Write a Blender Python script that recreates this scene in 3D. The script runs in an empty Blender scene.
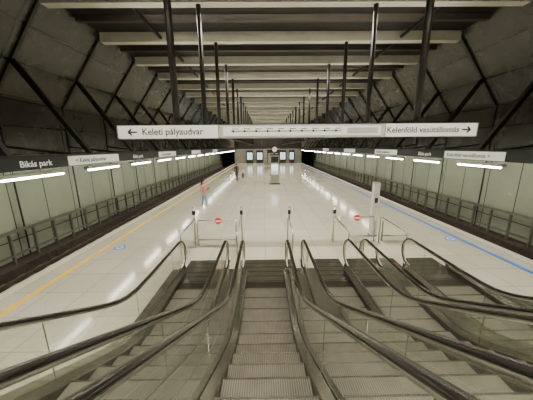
import bpy, bmesh, math, random
from mathutils import Vector, Matrix
random.seed(4)
CX=0.85
Y0,Y1=-9.0,54.5
ZC=8.65
S=bpy.context.scene
# ---------------------------------------------------------------- materials
def nt(name):
    m=bpy.data.materials.new(name); m.use_nodes=True
    t=m.node_tree; b=t.nodes['Principled BSDF']; return m,t,b
def mat(name,col,rough=.5,metal=0,var=.12,scale=3.0,emit=0,ecol=None,bump=0,spec=None):
    m,t,b=nt(name)
    tc=t.nodes.new('ShaderNodeTexCoord'); n=t.nodes.new('ShaderNodeTexNoise')
    n.inputs['Scale'].default_value=scale; n.inputs['Detail'].default_value=5
    t.links.new(tc.outputs['Object'],n.inputs['Vector'])
    r=t.nodes.new('ShaderNodeValToRGB')
    c=Vector(col)
    r.color_ramp.elements[0].position=.3; r.color_ramp.elements[1].position=.7
    r.color_ramp.elements[0].color=(*(c*(1-var)),1); r.color_ramp.elements[1].color=(*(c*(1+var)),1)
    t.links.new(n.outputs['Fac'],r.inputs['Fac']); t.links.new(r.outputs['Color'],b.inputs['Base Color'])
    b.inputs['Roughness'].default_value=rough; b.inputs['Metallic'].default_value=metal
    if spec is not None: b.inputs['Specular IOR Level'].default_value=spec
    if emit:
        b.inputs['Emission Color'].default_value=(*(ecol or col),1); b.inputs['Emission Strength'].default_value=emit
    if bump:
        bp=t.nodes.new('ShaderNodeBump'); bp.inputs['Strength'].default_value=bump
        t.links.new(n.outputs['Fac'],bp.inputs['Height']); t.links.new(bp.outputs['Normal'],b.inputs['Normal'])
    return m
def panel_mat(name,c1,c2,mortar,axes,bw,bh,ms,rough,metal=0,offset=0.0,noise=.25,nscale=.8,rvar=0,bump=0.0):
    m,t,b=nt(name); L=t.links.new
    tc=t.nodes.new('ShaderNodeTexCoord'); sp=t.nodes.new('ShaderNodeSeparateXYZ'); cb=t.nodes.new('ShaderNodeCombineXYZ')
    L(tc.outputs['Object'],sp.inputs[0]); L(sp.outputs[axes[0]],cb.inputs[0]); L(sp.outputs[axes[1]],cb.inputs[1])
    br=t.nodes.new('ShaderNodeTexBrick'); L(cb.outputs[0],br.inputs['Vector'])
    br.offset=offset; br.inputs['Scale'].default_value=1
    br.inputs['Color1'].default_value=(*c1,1); br.inputs['Color2'].default_value=(*c2,1); br.inputs['Mortar'].default_value=(*mortar,1)
    br.inputs['Mortar Size'].default_value=ms; br.inputs['Brick Width'].default_value=bw; br.inputs['Row Height'].default_value=bh
    br.inputs['Mortar Smooth'].default_value=.1
    n=t.nodes.new('ShaderNodeTexNoise'); n.inputs['Scale'].default_value=nscale; n.inputs['Detail'].default_value=8; n.inputs['Roughness'].default_value=.65
    L(tc.outputs['Object'],n.inputs['Vector'])
    mr=t.nodes.new('ShaderNodeMapRange'); mr.inputs['From Min'].default_value=.3; mr.inputs['From Max'].default_value=.7
    mr.inputs['To Min'].default_value=1-noise; mr.inputs['To Max'].default_value=1+noise
    L(n.outputs['Fac'],mr.inputs['Value'])
    mx=t.nodes.new('ShaderNodeVectorMath'); mx.operation='SCALE'
    L(br.outputs['Color'],mx.inputs[0]); L(mr.outputs[0],mx.inputs['Scale']); L(mx.outputs[0],b.inputs['Base Color'])
    b.inputs['Metallic'].default_value=metal; b.inputs['Roughness'].default_value=rough
    if rvar:
        m2=t.nodes.new('ShaderNodeMapRange'); m2.inputs['From Min'].default_value=.3; m2.inputs['From Max'].default_value=.7
        m2.inputs['To Min'].default_value=rough-rvar; m2.inputs['To Max'].default_value=rough+rvar
        L(n.outputs['Fac'],m2.inputs['Value']); L(m2.outputs[0],b.inputs['Roughness'])
    return m
M={}
M['floor']=panel_mat('terrazzo_floor',(.36,.345,.275),(.32,.305,.243),(.22,.205,.165),(0,1),.9,.9,.012,.12,noise=.16,nscale=22,rvar=.04)
M['wall_low']=panel_mat('wall_glass_panels',(.36,.39,.295),(.31,.34,.255),(.06,.06,.045),(1,2),1.525,4.0,.022,.24,noise=.10,nscale=.6,rvar=.04)
M['wall_up']=panel_mat('wall_upper_panels',(.060,.062,.047),(.038,.039,.03),(.014,.013,.011),(1,2),3.05,1.1,.03,.27,noise=.15,nscale=.5,rvar=.04)
M['ceil']=panel_mat('ceiling_dark',(.012,.010,.008),(.010,.008,.007),(.008,.007,.006),(0,1),2.4,1.5,.04,.7,noise=.3)
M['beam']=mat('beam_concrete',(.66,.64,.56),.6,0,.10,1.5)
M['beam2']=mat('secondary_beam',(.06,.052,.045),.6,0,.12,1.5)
M['steel_dark']=mat('dark_steel',(.020,.017,.014),.4,.3,.2,4)
M['bed']=mat('track_bed',(.055,.040,.030),.9,0,.35,6,bump=.4)
M['railsteel']=mat('track_steel',(.25,.2,.16),.4,.9)
M['edge']=mat('platform_edge_stone',(.40,.38,.31),.45,0,.08,20)
M['yellow']=mat('yellow_line_paint',(.66,.40,.02),.4)
M['blue']=mat('blue_line_paint',(.012,.11,.46),.4)
M['white']=mat('white_panel',(.72,.72,.67),.4,0,.03,2,emit=.14,ecol=(1,1,.93))
M['paint_grey']=mat('pale_grey_paint',(.62,.61,.55),.35,0,.04,2)
M['grey_panel']=mat('map_panel',(.42,.43,.40),.4,0,.05,2)
M['black']=mat('black_panel',(.012,.016,.014),.35)
M['inkblack']=mat('sign_ink',(.012,.012,.014),.5)
M['inkwhite']=mat('sign_white_ink',(.85,.85,.85),.5,emit=.2)
M['green']=mat('map_line_green',(.18,.42,.12),.5)
M['red']=mat('no_entry_red',(.7,.03,.02),.4,emit=.15)
M['tube']=mat('fluorescent_tube',(1,.97,.86),.4,0,.01,1,emit=60,ecol=(1,.97,.84))
M['lit']=mat('lit_display',(.5,.65,.75),.4,0,.35,2,emit=1.3,ecol=(.7,.9,1))
M['steel']=mat('brushed_steel',(.52,.51,.46),.28,1,.1,8)
M['steel_deck']=mat('deck_steel',(.42,.405,.35),.22,1,.12,5)
M['skirt']=mat('skirt_metal',(.09,.08,.068),.24,.9,.15,5)
M['rubber']=mat('handrail_rubber',(.012,.009,.007),.18,0,.1,5)
M['conc']=mat('concrete_grey',(.20,.19,.155),.7,0,.15,2)
M['rail_grey']=mat('railing_grey',(.20,.195,.16),.45,.5,.15,4)
M['tunnel']=mat('tunnel_dark',(.03,.03,.026),.9)
M['skin']=mat('skin',(.55,.33,.23),.5,0,.05)
M['hair']=mat('hair_dark',(.03,.018,.012),.5)
M['orange']=mat('orange_top',(.60,.24,.18),.8)
M['jeans']=mat('blue_jeans',(.24,.34,.50),.8)
M['navy']=mat('dark_jacket',(.03,.03,.035),.8)
M['darktr']=mat('dark_trousers',(.04,.035,.035),.8)
M['cream']=mat('cream_shirt',(.55,.45,.36),.8)
M['shoe']=mat('shoe_white',(.6,.58,.55),.6)
M['eye']=mat('eye_dark',(.02,.015,.01),.2)
M['lip']=mat('lip',(.4,.1,.08),.5)
M['cladding']=mat('escalator_cladding',(.42,.41,.36),.3,.8,.1,1)
def steps_mat():
    m,t,b=nt('escalator_step_ribs'); L=t.links.new
    tc=t.nodes.new('ShaderNodeTexCoord'); w=t.nodes.new('ShaderNodeTexWave'); w.wave_type='BANDS'; w.bands_direction='X'
    w.inputs['Scale'].default_value=12; w.inputs['Distortion'].default_value=0
    L(tc.outputs['Object'],w.inputs['Vector'])
    n=t.nodes.new('ShaderNodeTexNoise'); n.inputs['Scale'].default_value=5; L(tc.outputs['Object'],n.inputs['Vector'])
    r=t.nodes.new('ShaderNodeValToRGB'); r.color_ramp.elements[0].color=(.06,.054,.043,1); r.color_ramp.elements[1].color=(.25,.23,.185,1)
    ad=t.nodes.new('ShaderNodeMath'); ad.operation='MULTIPLY_ADD'; ad.inputs[1].default_value=.55
    s=t.nodes.new('ShaderNodeMath'); s.operation='MULTIPLY'; s.inputs[1].default_value=.45
    L(n.outputs['Fac'],s.inputs[0]); L(w.outputs['Fac'],ad.inputs[0]); L(s.outputs[0],ad.inputs[2]); L(ad.outputs[0],r.inputs['Fac'])
    L(r.outputs['Color'],b.inputs['Base Color']); b.inputs['Roughness'].default_value=.36; b.inputs['Metallic'].default_value=.7
    bp=t.nodes.new('ShaderNodeBump'); bp.inputs['Strength'].default_value=.4; bp.inputs['Distance'].default_value=.01
    L(w.outputs['Fac'],bp.inputs['Height']); L(bp.outputs['Normal'],b.inputs['Normal'])
    return m
M['step']=steps_mat()
def glass_mat(name,tint,haze=.05,ior=1.9):
    m=bpy.data.materials.new(name); m.use_nodes=True; t=m.node_tree; t.nodes.clear(); L=t.links.new
    o=t.nodes.new('ShaderNodeOutputMaterial'); tr=t.nodes.new('ShaderNodeBsdfTransparent'); tr.inputs[0].default_value=(*tint,1)
    gl=t.nodes.new('ShaderNodeBsdfGlossy'); gl.inputs['Roughness'].default_value=.02; gl.inputs['Color'].default_value=(.97,.99,.94,1)
    fr=t.nodes.new('ShaderNodeFresnel'); fr.inputs['IOR'].default_value=ior
    mx=t.nodes.new('ShaderNodeMixShader'); L(fr.outputs[0],mx.inputs[0]); L(tr.outputs[0],mx.inputs[1]); L(gl.outputs[0],mx.inputs[2])
    df=t.nodes.new('ShaderNodeBsdfDiffuse'); n=t.nodes.new('ShaderNodeTexNoise'); n.inputs['Scale'].default_value=1.5
    df.inputs[0].default_value=(.62,.62,.54,1)
    mu=t.nodes.new('ShaderNodeMath'); mu.operation='MULTIPLY'; mu.inputs[1].default_value=haze*2; L(n.outputs['Fac'],mu.inputs[0])
    m2=t.nodes.new('ShaderNodeMixShader'); L(mu.outputs[0],m2.inputs[0]); L(mx.outputs[0],m2.inputs[1]); L(df.outputs[0],m2.inputs[2]); L(m2.outputs[0],o.inputs[0])
    return m
M['glass']=glass_mat('balustrade_glass',(.94,.97,.92),haze=.04,ior=2.1)
M['glass_clear']=glass_mat('gate_glass',(.96,.98,.95),haze=.02,ior=1.5)
# ---------------------------------------------------------------- mesh helpers
class MB:
    def __init__(s): s.v=[]; s.f=[]; s.mi=[]; s.mats=[]; s.sm=[]
    def m(s,k):
        if k not in s.mats: s.mats.append(k)
        return s.mats.index(k)
    def add(s,vs,fs,k,smooth=False):
        b=len(s.v); s.v+= [tuple(v) for v in vs]; i=s.m(k)
        for f in fs: s.f.append([b+q for q in f]); s.mi.append(i); s.sm.append(smooth)
    def box(s,x0,x1,y0,y1,z0,z1,k):
        if x0>x1:x0,x1=x1,x0
        vs=[(x0,y0,z0),(x1,y0,z0),(x1,y1,z0),(x0,y1,z0),(x0,y0,z1),(x1,y0,z1),(x1,y1,z1),(x0,y1,z1)]
        s.add(vs,[(0,3,2,1),(4,5,6,7),(0,1,5,4),(1,2,6,5),(2,3,7,6),(3,0,4,7)],k)
    def beam(s,p,q,w,h,k):   # oriented bar p->q
        p=Vector(p);q=Vector(q);d=(q-p).normalized(); u=Vector((0,1,0)) if abs(d.y)<.9 else Vector((1,0,0))
        a=d.cross(u).normalized(); b=a.cross(d).normalized(); vs=[]
        for c in (p,q):
            for i,j in((-1,-1),(1,-1),(1,1),(-1,1)): vs.append(c+a*i*w/2+b*j*h/2)
        s.add(vs,[(0,1,2,3),(7,6,5,4),(0,4,5,1),(1,5,6,2),(2,6,7,3),(3,7,4,0)],k)
    def tube(s,pts,r,k,n=10,rx=None,cap=True):
        pts=[Vector(p) for p in pts]; N=len(pts); vs=[];fs=[]; up=None
        for i,p in enumerate(pts):
            d=(pts[min(i+1,N-1)]-pts[max(i-1,0)]).normalized()
            if up is None: up=Vector((1,0,0)) if abs(d.x)<.9 else Vector((0,0,1))
            a=(up-d*up.dot(d)).normalized(); up=a; b=d.cross(a)
            rr=r[i] if isinstance(r,(list,tuple)) else r
            for j in range(n):
                t=2*math.pi*j/n; vs.append(p+a*math.cos(t)*(rx or rr)+b*math.sin(t)*rr)
        for i in range(N-1):
            for j in range(n): fs.append((i*n+j,i*n+(j+1)%n,(i+1)*n+(j+1)%n,(i+1)*n+j))
        if cap: fs.append(tuple(range(n))[::-1]); fs.append(tuple((N-1)*n+j for j in range(n)))
        s.add(vs,fs,k,True)
    def strip(s,path,prof,k): # path of (y,z), prof open polyline of (x,dz)
        vs=[];n=len(prof)
        for y,z in path:
            for x,dz in prof: vs.append((x,y,z+dz))
        fs=[(i*n+j,i*n+j+1,(i+1)*n+j+1,(i+1)*n+j) for i in range(len(path)-1) for j in range(n-1)]
        s.add(vs,fs,k)
    def ell(s,c,r,k,n=16,m=10):
        vs=[];fs=[]
        for i in range(m+1):
            ph=math.pi*i/m
            for j in range(n):
                t=2*math.pi*j/n; vs.append((c[0]+r[0]*math.sin(ph)*math.cos(t),c[1]+r[1]*math.sin(ph)*math.sin(t),c[2]+r[2]*math.cos(ph)))
        for i in range(m):
            for j in range(n): fs.append((i*n+j,(i+1)*n+j,(i+1)*n+(j+1)%n,i*n+(j+1)%n))
        s.add(vs,fs,k,True)
    def disc(s,c,r,k,axis='z',n=24,t=.01):
        vs=[]
        for z in (0,t):
            for j in range(n):
                a=2*math.pi*j/n; u,v=r*math.cos(a),r*math.sin(a)
                vs.append((c[0]+u,c[1]+v,c[2]+z) if axis=='z' else (c[0]+u,c[1]+z,c[2]+v))
        s.add(vs,[tuple(range(n))[::-1],tuple(range(n,2*n))]+[(j,(j+1)%n,n+(j+1)%n,n+j) for j in range(n)],k)
    def obj(s,name,parent=None):
        me=bpy.data.meshes.new(name); me.from_pydata(s.v,[],s.f); o=bpy.data.objects.new(name,me)
        for k in s.mats: me.materials.append(M[k])
        for i,p in enumerate(me.polygons): p.material_index=s.mi[i]; p.use_smooth=s.sm[i]
        S.collection.objects.link(o)
        if parent: o.parent=parent
        return o
def empty(name,loc=(0,0,0),rz=0):
    e=bpy.data.objects.new(name,None); e.location=loc; e.rotation_euler=(0,0,rz); e.empty_display_size=.2; S.collection.objects.link(e); return e
def text(body,size,loc,rot,k,parent,align='LEFT',name='lettering',bold=.008):
    c=bpy.data.curves.new(name,'FONT'); c.body=body; c.size=size; c.align_x=align; c.align_y='CENTER'; c.extrude=.002; c.offset=size*bold
    c.materials.append(M[k]); o=bpy.data.objects.new(name,c); o.location=loc; o.rotation_euler=rot; S.collection.objects.link(o); o.parent=parent; return o
def area(name,loc,d,sx,sy,power,col=(1,.94,.79),spread=180):
    l=bpy.data.lights.new(name,'AREA'); l.shape='RECTANGLE'; l.size=sx; l.size_y=sy; l.energy=power; l.color=col; l.spread=math.radians(spread)
    o=bpy.data.objects.new(name,l); o.location=loc
    o.rotation_euler=(0,0,0) if d is None else Vector(d).to_track_quat('-Z','Y').to_euler()
    S.collection.objects.link(o); return o
# ---------------------------------------------------------------- shell
A_LINE,A_EDGE,A_WALL,A_CEIL=6.6,7.45,10.7,8.3
YI=Y1-.12
b=MB(); b.box(CX-A_EDGE+.3,CX+A_EDGE-.3,Y0,Y1,-1.1,0,'floor')
for s in(-1,1): b.box(CX+s*(A_EDGE-.3),CX+s*A_EDGE,Y0,Y1,-1.1,0.0,'edge')
b.obj('floor')
for s,nm in((-1,'left'),(1,'right')):
    xs=CX+s*A_EDGE; xw=CX+s*A_WALL
    b=MB(); b.box(xs+s*.01,xw-s*.01,Y0,Y1,-1.3,-1.1,'bed'); b.box(CX+s*(A_WALL-.75),xw-s*.01,Y0,Y1,-1.1,-.75,'bed')
    for a in (.85,2.28):
        x=CX+s*(A_EDGE+a-.25); b.box(x-.035,x+.035,Y0,Y1,-1.02,-.88,'railsteel')
    yy=Y0+.2
    while yy<Y1-.5:
        b.box(CX+s*(A_EDGE+.3),CX+s*(A_EDGE+2.4),yy,yy+.24,-1.1,-1.02,'conc'); yy+=.7
    b.obj('railway_track')
    w=MB(); w.box(xw,xw+s*.3,Y0,Y1,-1.3,2.9,'wall_low')
    w.box(xw,xw+s*.3,Y0,Y1,2.9,5.4,'wall_up')
    x2=CX+s*A_CEIL; th=.3*s
    w.add([(xw,Y0,5.4),(xw,Y1,5.4),(x2,Y1,ZC),(x2,Y0,ZC),(xw+th,Y0,5.4),(xw+th,Y1,5.4),(x2+th,Y1,ZC),(x2+th,Y0,ZC)],[(0,1,2,3),(4,7,6,5),(0,4,5,1),(1,5,6,2),(2,6,7,3),(3,7,4,0)],'wall_up')
    w.obj('wall_'+nm)
    t=MB(); xi=xw-s*.03
    t.box(xi,xw,Y0,Y1,2.85,2.97,'steel_dark'); t.box(xi,xw,Y0,Y1,5.35,5.45,'steel_dark')
    yy=6.4-12.2
    while yy<Y1:
        t.box(xi,xw,yy-.025,yy+.025,-.75,2.9,'steel_dark'); t.box(xi-s*.02,xw,yy-.04,yy+.04,2.9,5.4,'steel_dark')
        t.beam((xi,yy,5.4),(x2-s*.03,yy,ZC),.12,.12,'steel_dark')
        t.beam((CX+s*(A_EDGE+.05),yy,3.3),(CX+s*9.75,yy,6.6),.16,.16,'steel_dark')
        t.beam((CX+s*A_EDGE,yy,3.2),(xw,yy,3.6),.08,.08,'steel_dark')
        yy+=3.05
    t.obj('trim_'+nm)
    g=MB(); xr=CX+s*(A_WALL-.42)
    g.box(xr-.05,xr+.05,Y0+.1,YI,.42,.52,'rail_grey'); g.box(xr-.03,xr+.03,Y0+.1,YI,-.45,-.38,'rail_grey')
    yy=Y0+.3
    while yy<YI:
        g.box(xr-.045,xr+.045,yy,yy+.07,-.75,.44,'rail_grey'); yy+=.95
    g.obj('trackside_railing')
    l=MB(); l.box(CX+s*A_LINE-.07,CX+s*A_LINE+.07,Y0+.1,YI,0,.004,'yellow' if s<0 else 'blue'); l.obj('safety_line')
    # platform edge fascia with lamps
    xf=CX+s*A_EDGE; e=empty('platform_edge_light_fascia')
    f=MB(); f.box(xf-.10,xf+.10,Y0+.1,YI,2.93,3.28,'black'); f.box(xf-.13,xf+.13,Y0+.1,YI,3.28,3.33,'steel_dark')
    f.obj('fascia_box',e)
    f=MB(); yy=(6.0 if s<0 else 5.3)-12.2
    while yy<Y1-2:
        f.box(xf-.09,xf+.09,yy-.05,yy+1.95,2.75,2.85,'steel'); f.box(xf-.01,xf+.01,yy+.3,yy+.33,2.83,2.94,'steel'); f.box(xf-.01,xf+.01,yy+1.5,yy+1.53,2.83,2.94,'steel')
        f.tube([(xf-.04*s,yy,2.72),(xf-.04*s,yy+1.9,2.72)],.030,'tube',8); yy+=3.05
    f.obj('lamps',e)
    f=MB(); xi=xf-s*.115; rot=(math.pi/2,0,math.pi/2 if s<0 else -math.pi/2)
    seq=[(3.2,5.2,0),(6.35,8.0,1),(8.1,10.9,0),(12.0,14,1),(15.1,18,0),(22,25,0),(31,34,0)] if s<0 else [(3,5,1),(8.2,11.0,0),(11.3,13.0,1),(15,18,0),(22,25,0),(31,34,0)]
    for a,c,k in seq:
        if not k: f.box(xi-.012,xi+.012,a,c,2.95,3.26,'white')
    f.obj('white_panels',e)
    for a,c,k in seq:
        if k: text('Bikás park',.24,(xi-s*.004,(a if s<0 else c)+(.12 if s<0 else -.1),3.09),rot,'inkwhite',e)
        elif c<20:
            text('< Keleti pályaudvar' if s<0 else 'Kelenföld vasútállomás >',.21,(xi-s*.016,(a if s<0 else c)+(.3 if s<0 else -.15),3.1),rot,'inkblack',e)
# ceiling
b=MB(); b.box(CX-A_CEIL-.1,CX+A_CEIL+.1,Y0,Y1,ZC,ZC+.3,'ceil'); b.obj('ceiling')
ys=[]; y=6.4-3.05*4
while y<Y1-1: ys.append(y); y+=3.05
b=MB()
for y in ys:
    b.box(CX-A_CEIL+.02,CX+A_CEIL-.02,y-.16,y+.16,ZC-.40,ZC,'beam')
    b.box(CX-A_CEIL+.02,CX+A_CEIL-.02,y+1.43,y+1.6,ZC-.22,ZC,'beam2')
for x in(-5.5,5.5): b.box(CX+x-.05,CX+x+.05,Y0,Y1,ZC-.3,ZC-.2,'steel_dark')
b.obj('ceiling_beams')
b=MB()
for s in(-1,1):
    x=CX+s*3.05
    for y in ys:
        if y<6: continue
        b.tube([(x,y,ZC-.35),(x,y,4.1)],.085,'steel_dark',12); b.disc((x,y,4.06),.13,'steel_dark',t=.05)
    b.box(x-.06,x+.06,6.2,Y1-.1,3.98,4.08,'steel_dark')
b.obj('hanger_columns')
# end walls
b=MB(); b.box(CX-A_WALL,CX+A_WALL,Y0-.3,Y0,-1.3,ZC,'conc'); b.obj('wall_back')
b=MB(); b.box(CX-A_EDGE,CX+A_EDGE,Y1,Y1+.3,-1.3,ZC,'steel_dark')
b.box(CX-A_EDGE,CX+A_EDGE,Y1-.05,Y1,0,3.1,'conc')
for s in(-1,1): b.box(CX+s*A_EDGE,CX+s*A_WALL,Y1,Y1+.3,3.0,ZC,'conc')
b.obj('wall_front')
for s,nm in((-1,'left'),(1,'right')):
    b=MB(); b.box(CX+s*(A_EDGE-.3),CX+s*A_EDGE,Y1+.3,Y1+14,-1.3,3.3,'tunnel')
    b.box(CX+s*A_WALL,CX+s*(A_WALL+.3),Y1,Y1+14,-1.3,3.3,'tunnel'); b.box(CX+s*A_EDGE,CX+s*A_WALL,Y1+.3,Y1+14,3.0,3.3,'tunnel'); b.box(CX+s*A_EDGE,CX+s*A_WALL,Y1,Y1+14,-1.3,-1.1,'bed')
    b.box(CX+s*A_EDGE,CX+s*A_WALL,Y1+13.7,Y1+14,-1.3,3.3,'tunnel'); b.obj('wall_tunnel_'+nm)
for x,w in((-3.2,1.5),(-1.0,1.5),(4.1,1.5),(6.1,1.2)):
    b=MB(); b.box(x-w/2,x+w/2,Y1-.4,Y1-.1,.0,2.8,'steel_dark'); b.box(x-w/2+.2,x+w/2-.2,Y1-.44,Y1-.4,.8,2.3,'lit')
    b.box(x-.04,x+.04,Y1-.46,Y1-.44,.8,2.3,'steel_dark'); b.obj('lit_display_case')
b=MB(); b.box(.6,3.0,49,51.5,0,3.0,'steel_dark'); b.box(.75,1.75,48.95,49,.1,2.3,'steel'); b.box(1.85,2.85,48.95,49,.1,2.3,'steel'); b.box(.5,3.1,48.9,51.6,3.0,3.15,'steel'); b.obj('elevator_shaft')
# ---------------------------------------------------------------- info totem
def totem(x,y):
    e=empty('information_totem',(x,y,0)); b=MB()
    b.box(-.5,.5,-.28,.28,0,.12,'black'); b.box(-.42,.42,-.2,.2,.12,2.75,'steel'); b.box(-.34,.34,-.215,-.2,.95,1.95,'white'); b.box(-.3,.3,-.222,-.215,1.3,1.9,'lit')
    b.box(-.34,.34,-.215,-.2,2.1,2.6,'black'); b.box(-.46,.46,-.24,.24,2.75,2.82,'steel_dark'); b.tube([(0,0,2.8),(0,0,3.05)],.05,'steel_dark')
    b.obj('cabinet',e); c=MB(); c.disc((0,-.08,3.28),.27,'steel_dark','y',t=.16); c.disc((0,-.1,3.28),.23,'white','y',t=.02)
    c.box(-.012,.012,-.11,-.1,3.28,3.44,'inkblack'); c.box(-.0,.12,-.11,-.1,3.27,3.29,'inkblack'); c.obj('clock',e)
totem(.98,22.9)
def bench(x,y):
    b=MB(); b.box(x-.9,x+.9,y-.25,y+.25,.4,.46,'steel_deck'); b.box(x-.9,x+.9,y+.2,y+.25,.55,.85,'steel_deck')
    for q in(-.7,.7): b.box(x+q-.04,x+q+.04,y-.2,y+.25,0,.4,'steel_dark'); b.box(x+q-.03,x+q+.03,y+.2,y+.26,.4,.6,'steel_dark')
    b.obj('platform_bench')
bench(.9,33); bench(.9,41)
# ---------------------------------------------------------------- hanging sign
e=empty('hanging_direction_sign',(0,6.12,3.88)); b=MB()
b.box(-3.6,5.3,.0,.14,-.165,.165,'steel'); b.box(-3.56,-1.12,-.012,0,-.15,.15,'white'); b.box(-1.10,2.98,-.010,0,-.15,.15,'grey_panel'); b.box(3.0,5.26,-.012,0,-.15,.15,'white')
b.box(-1.0,2.88,-.014,-.010,-.11,.11,'white')
b.box(-.8,1.9,-.018,-.014,-.01,.015,'green')
for i in range(10): b.disc((-.75+i*.28,-.02,.003),.028,'inkblack','y',n=10,t=.004)
for i in range(10): b.box(-.77+i*.28,-.62+i*.28,-.017,-.014,.05,.065,'inkblack')
b.box(2.05,2.8,-.017,-.014,-.07,.07,'grey_panel')
for x in(-2.2,3.9): b.box(x-.05,x+.05,.02,.12,.16,.28,'steel_dark')
def arrow(x,d):
    b.box(x-.10,x+.10,-.018,-.012,-.016,.016,'inkblack')
    for q in(-1,1): b.beam((x+d*.11,-.015,0),(x+d*.03,-.015,q*.07),.035,.005,'inkblack')
arrow(-3.2,-1); arrow(4.98,1)
b.obj('sign_body',e)
text('Keleti pályaudvar',.215,(-2.98,-.014,0),(math.pi/2,0,0),'inkblack',e); text('Kelenföld vasútállomás',.195,(4.82,-.014,0),(math.pi/2,0,0),'inkblack',e,'RIGHT')
# ---------------------------------------------------------------- escalators
D0,DT,T=3.6,-2.4,math.tan(math.radians(30))
def sp(u,s=.2):
    return u if u>6 else (s*math.log(1+math.exp(u/s)))
LIFT=.03
def B(y): return LIFT+T*(sp(D0-y)-sp(DT-y))
ZT=LIFT+T*(D0-DT)
YN,YT=6.15,-4.2
def frange(a,c,n): return [a+(c-a)*i/n for i in range(n+1)]
path=[(y,B(y)) for y in frange(YT,YN,70)]
def escalator(cx):
    e=empty('escalator',(cx,0,0))
    b=MB(); y=5.45
    while y>-3.7:
        z=B(y-.2); zb=max(z-.32,.004) if z<.3 else z-.32
        b.box(-.5,.5,y-.385,y,zb,z-.008,'step'); b.box(-.5,.5,y-.02,y,z-.012,z-.002,'steel_deck'); b.box(-.5,.5,y-.40,y-.385,zb,z-.02,'skirt'); y-=.4
    b.obj('steps',e)
    b=MB(); b.box(-.56,.56,5.45,5.7,.0,.034,'skirt'); b.box(-.62,.62,5.7,7.0,.0,.03,'steel_deck')
    for i in range(5): b.box(-.6,.6,5.75+i*.25,5.77+i*.25,.03,.033,'skirt')
    for i in range(24): b.box(-.49+i*.0415,-.475+i*.0415,5.38,5.5,.02,.032,'steel_deck')
    b.box(-.62,.62,-4.6,-3.7,ZT-.02,ZT+.012,'steel_deck'); b.obj('comb_plate',e)
    k=MB()
    for s in(-1,1):
        k.strip(path,[(s*.505,-.03),(s*.505,.10)],'skirt'); k.strip(path,[(s*.505,.10),(s*.52,.115),(s*.60,.17),(s*.612,.17)],'steel_deck')
        k.strip(path,[(s*.632,.17),(s*.66,.15),(s*.855,.15)],'steel_deck')
        k.add([(s*.505,YN,-.0),(s*.855,YN,0),(s*.855,YN,.18),(s*.505,YN,.18)],[(0,1,2,3)],'steel_deck')
        k.box(s*.57,s*.69,YN,YN+.22,0,.19,'steel_deck')
        out=[(p[0],p[1]) for p in path]; n=len(out)
        vs=[(s*.855,q,z+.15) for q,z in out]+[(s*.855,q,0) for q,z in out]
        k.add(vs,[(i,i+1,n+i+1,n+i) for i in range(n-1)],'cladding')
    k.obj('skirts_and_decks',e)
    R=.385
    def loop(r):
        pts=[]
        for i in range(17):
            a=-math.pi/2+math.pi*i/16; pts.append((YT-r*math.cos(a),ZT+.17+R+r*math.sin(a)))
        pts+=[(q,z+.17+R+r) for q,z in path[1:]]
        for i in range(1,17):
            a=math.pi/2-math.pi*i/16; pts.append((YN+r*math.cos(a),LIFT+.17+R+r*math.sin(a)))
        return pts
    h=MB(); tr=MB(); g=MB()
    for s in(-1,1):
        x=s*.622
        h.tube([(x,q,z) for q,z in loop(R+.01)],.022,'rubber',12,rx=.040)
        tr.tube([(x,q,z) for q,z in loop(R-.03)],.018,'steel',6,rx=.022)
        lo=[(x,q,z+.16) for q,z in path]; hi=[(x,q,z+.17+2*R-.03) for q,z in path]; n=len(lo)
        g.add(lo+hi,[(i,i+1,n+i+1,n+i) for i in range(n-1)],'glass')
        for (yc,zc,sg) in((YN,LIFT+.17+R,1),(YT,ZT+.17+R,-1)):
            arc=[(x,yc+sg*(R-.03)*math.cos(-math.pi/2+math.pi*i/14),zc+(R-.03)*math.sin(-math.pi/2+math.pi*i/14)) for i in range(15)]
            g.add(arc,[tuple(range(15))],'glass')
        for q in(5.6,3.9,2.2,.7,-.8,-2.3):
            z=B(q); tr.box(x-.004,x+.004,q-.004,q+.004,z+.16,z+.17+2*R-.02,'steel_deck')
    h.obj('handrails',e); tr.obj('handrail_tracks',e); g.obj('glass_balustrades',e)
for c in(-1.72,0,1.70,3.42): escalator(c)
b=MB(); b.box(CX-6,CX+6,Y0+.1,-4.6,ZT-.35,ZT,'floor'); b.obj('mezzanine_landing')
# ---------------------------------------------------------------- gates at foot of escalators
def post(x,y,h=1.32):
    b=MB(); b.disc((x,y,0),.09,'steel',t=.015); b.tube([(x,y,.01),(x,y,h)],.032,'steel',12); b.ell((x,y,h),(.04,.04,.05),'steel'); b.box(x-.05,x+.05,y-.05,y+.05,h-.28,h-.12,'steel_dark'); return b
for x in(-2.66,-.88,.92,2.62): post(x,8.7).obj('barrier_post')
def gate(x0,x1,y,cx):
    e=empty('no_entry_barrier'); b=MB()
    for z in(.95,.2):
        b.tube([(x0,y,z),(x1,y,z)],.018,'steel')
    for x in(x0,x1,): b.tube([(x,y,0),(x,y,1.0)],.025,'steel')
    b.obj('frame',e); g=MB(); g.add([(x0,y,.22),(x1,y,.22),(x1,y,.93),(x0,y,.93)],[(0,1,2,3)],'glass_clear'); g.obj('pane',e)
    s=MB(); s.disc((cx,y-.035,.92),.12,'red','y',t=.02); s.box(cx-.085,cx+.085,y-.045,y-.035,.895,.94,'inkwhite'); s.obj('no_entry_disc',e)
gate(-2.45,-1.05,8.3,-1.68); gate(2.75,4.1,8.5,3.4)
def siderail(x,y0,y1):
    b=MB()
    b.tube([(x,y0,0),(x,y0,.9),(x,y0+.08,.98),(x,y1-.08,.98),(x,y1,.9),(x,y1,0)],.022,'steel')
    b.add([(x,y0+.05,.12),(x,y1-.05,.12),(x,y1-.05,.9),(x,y0+.05,.9)],[(0,1,2,3)],'glass_clear'); b.obj('glass_guard_rail')
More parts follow.
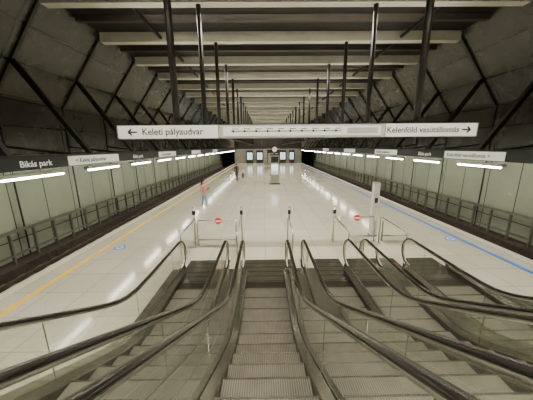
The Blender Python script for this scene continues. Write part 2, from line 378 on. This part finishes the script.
siderail(-2.52,6.75,8.2); siderail(-.86,6.9,8.5); siderail(2.56,6.9,8.5); siderail(4.25,6.75,8.4); siderail(.85,6.9,8.5)
b=MB(); b.box(4.2,4.42,9.0,9.2,0,2.12,'paint_grey'); b.box(4.17,4.45,8.97,9.23,0,.04,'steel_dark'); b.box(4.2,4.42,9.0,9.2,2.12,2.15,'steel'); b.box(4.25,4.37,8.99,9.0,1.35,1.55,'black'); b.disc((4.31,8.985,1.2),.03,'red','y',t=.012); b.obj('help_point_pillar')
for x,y in((-5.25,8.15),(7.1,8.6)):
    b=MB(); b.disc((x,y,0),.2,'blue',t=.004); b.disc((x,y,.002),.12,'inkwhite',t=.004); b.disc((x,y,.004),.09,'blue',t=.004); b.obj('floor_sticker')
# ---------------------------------------------------------------- people
def person(name,loc,rz,H,top,legs,hairlong,shoe,sleeve,stride=.04,bend=True,bag=False):
    e=empty(name,loc,rz); V=[];E=[];Rr=[];lab=[]
    def v(p,r,par,l):
        V.append(Vector(p)*H); Rr.append(r*H); lab.append(l)
        if par is not None: E.append((par,len(V)-1))
        return len(V)-1
    pv=v((0,0,.53),.078,None,'legs'); wa=v((0,0,.615),.066,pv,'top'); ch=v((0,.0,.72),.082,wa,'top'); nb=v((0,.005,.805),.055,ch,'top'); nk=v((0,0,.85),.032,nb,'skin'); v((0,-.005,.885),.03,nk,'skin')
    for s in(-1,1):
        st=s*stride
        hp=v((s*.048,0,.49),.060,pv,'legs'); kn=v((s*.05,-.015-st*.6,.285),.037,hp,'legs'); an=v((s*.05,.02-st,.055),.023,kn,'legs'); hl=v((s*.052,.01-st,.024),.022,an,'shoe'); v((s*.06,-.075-st,.016),.016,hl,'shoe')
        sh=v((s*.098,.0,.785),.042,nb,'top')
        el=v((s*.125,.03+st*.4,.635),.027,sh,'top'); 
        fl='top' if sleeve else 'skin'
        w=(s*.075,-.10,.665) if (bend and s>0) else (s*.135,-.02+st*.6,.50)
        wr=v(w,.018,el,fl); dv=(Vector(w)-V[el]/H).normalized(); pm=Vector(w)+dv*.025; pl=v(pm,.019,wr,'skin')
        side=Vector((0,1,0)) if not(bend and s>0) else Vector((0,0,1))
        fwd=Vector((-s,0,0)) if not (bend and s>0) else Vector((0,-1,0))
        for i,(off,L) in enumerate(((-.013,.034),(-.0045,.042),(.0045,.045),(.013,.038))):
            p1=pm+side*off+dv*.02; a=v(p1,.0055,pl,'skin'); p2=p1+dv*L*.5; c=v(p2,.005,a,'skin'); v(p2+(dv+fwd*.5).normalized()*L*.5,.004,c,'skin')
        t1=pm-side*.02+dv*.004; a=v(t1,.006,pl,'skin'); v(t1+(dv*.7-side*.5)*.028,.005,a,'skin')
    me=bpy.data.meshes.new('body'); me.from_pydata(V,E,[]); o=bpy.data.objects.new('body',me); S.collection.objects.link(o)
    m=o.modifiers.new('Skin','SKIN'); m.use_smooth_shade=True; sub=o.modifiers.new('Sub','SUBSURF'); sub.levels=2; sub.render_levels=2
    for i,r in enumerate(Rr):
        f=.78 if lab[i] in('top','legs') and i<4 else 1
        me.skin_vertices[0].data[i].radius=(r,r*f) ; me.skin_vertices[0].data[i].use_root=(i==0)
    dg=bpy.context.evaluated_depsgraph_get(); dg.update(); nm=bpy.data.meshes.new_from_object(o.evaluated_get(dg)); o.modifiers.clear(); o.data=nm
    ks=['top','legs','skin','shoe']; cm={'top':top,'legs':legs,'skin':'skin','shoe':shoe}
    nm.materials.clear()
    for k in ks: nm.materials.append(M[cm[k]])
    for p in nm.polygons:
        c=p.center; best=9;bl='top'
        for a,q in E:
            A,Bv=V[a],V[q]; d=Bv-A; t=max(0,min(1,(c-A).dot(d)/d.length_squared)); ds=(c-(A+d*t)).length-(Rr[a]*(1-t)+Rr[q]*t)
            if ds<best: best=ds; bl=lab[q] if t>.35 else (lab[a] if lab[a]!='legs' or lab[q]!='top' else 'top')
        if bl=='skin' and c.z>.80*H and c.z<.822*H: bl='top'
        p.material_index=ks.index(bl); p.use_smooth=True
    o.parent=e
    h=MB(); z=.935*H
    h.ell((0,-.003*H,z),(.045*H,.055*H,.062*H),'skin',20,14); h.ell((0,-.02*H,z-.03*H),(.033*H,.034*H,.034*H),'skin')
    h.tube([(0,-.056*H,z+.006*H),(0,-.066*H,z-.012*H),(0,-.055*H,z-.016*H)],[.004*H,.008*H,.005*H],'skin',8)
    for s in(-1,1):
        h.ell((s*.018*H,-.053*H,z+.002*H),(.007*H,.005*H,.004*H),'eye'); h.ell((s*.046*H,.002*H,z-.004*H),(.006*H,.011*H,.016*H),'skin')
    h.ell((0,-.052*H,z-.031*H),(.013*H,.005*H,.004*H),'lip'); h.obj('head',e)
    g=MB(); g.ell((0,.012*H,z+.012*H),(.051*H,.056*H,.062*H),'hair',20,12); g.ell((0,-.012*H,z+.040*H),(.043*H,.045*H,.028*H),'hair')
    if hairlong:
        g.tube([(0,.022*H,z+.02*H),(0,.045*H,z-.05*H),(0,.058*H,z-.13*H),(0,.06*H,z-.20*H)],[.045*H,.045*H,.040*H,.018*H],'hair',14)
        for s in(-1,1): g.tube([(s*.038*H,.0,z+.03*H),(s*.048*H,.005*H,z-.03*H),(s*.045*H,.012*H,z-.09*H)],[.015*H,.018*H,.010*H],'hair',10)
    g.obj('hair',e)
    if bend:
        q=MB(); q.box(.035*H,.085*H,-.155*H,-.148*H,.66*H,.74*H,'black'); q.obj('phone',e)
    if bag:
        q=MB(); q.tube([(-.06*H,0,.82*H),(.06*H,-.075*H,.72*H),(.135*H,-.02*H,.56*H)],.008*H,'cream',8); q.ell((.15*H,0,.50*H),(.035*H,.08*H,.07*H),'cream'); q.obj('shoulder_bag',e)
person('woman_standing',(-3.55,13.8,0),math.radians(70),1.68,'orange','jeans',True,'shoe',False,.05,True,False)
person('man_standing',(-2.95,25.6,0),math.radians(170),1.85,'navy','darktr',False,'navy',True,.03,False)
person('child_standing',(-2.35,26.6,0),math.radians(200),1.3,'cream','darktr',False,'shoe',False,.03,False)
# ---------------------------------------------------------------- lights (added fills: hidden behind ceiling beams, and aimed up above fascias)
for i,y in enumerate(ys):
    if i%2==0: continue
    area('added_floor_fill',(CX,y+.30,ZC-.12),None,12,.2,1000,spread=110)  # unseen light added behind the beam to brighten the floor
for s in(-1,1):
    for y in(-2,7,16,25,34,43,50):
        area('added_ceiling_fill',(CX+s*A_EDGE,y,3.37),(-s*.85,0,1),8,.15,75,spread=65)  # added light without a fixture, brightens ceiling and beams
w=bpy.data.worlds.new('World'); S.world=w; w.use_nodes=True; w.node_tree.nodes['Background'].inputs[0].default_value=(.5,.45,.35,1); w.node_tree.nodes['Background'].inputs[1].default_value=.1
# ---------------------------------------------------------------- camera
cd=bpy.data.cameras.new('Camera'); cd.lens=240*36/533; cd.sensor_width=36; cd.clip_start=.05; cam=bpy.data.objects.new('Camera',cd); S.collection.objects.link(cam)
R=Matrix.Rotation(math.radians(-.45),4,'Z')@Matrix.Rotation(math.radians(90-12.45),4,'X')@Matrix.Rotation(math.radians(-.5),4,'Z')
cam.matrix_world=Matrix.Translation((0,0,3.5))@R
S.camera=cam
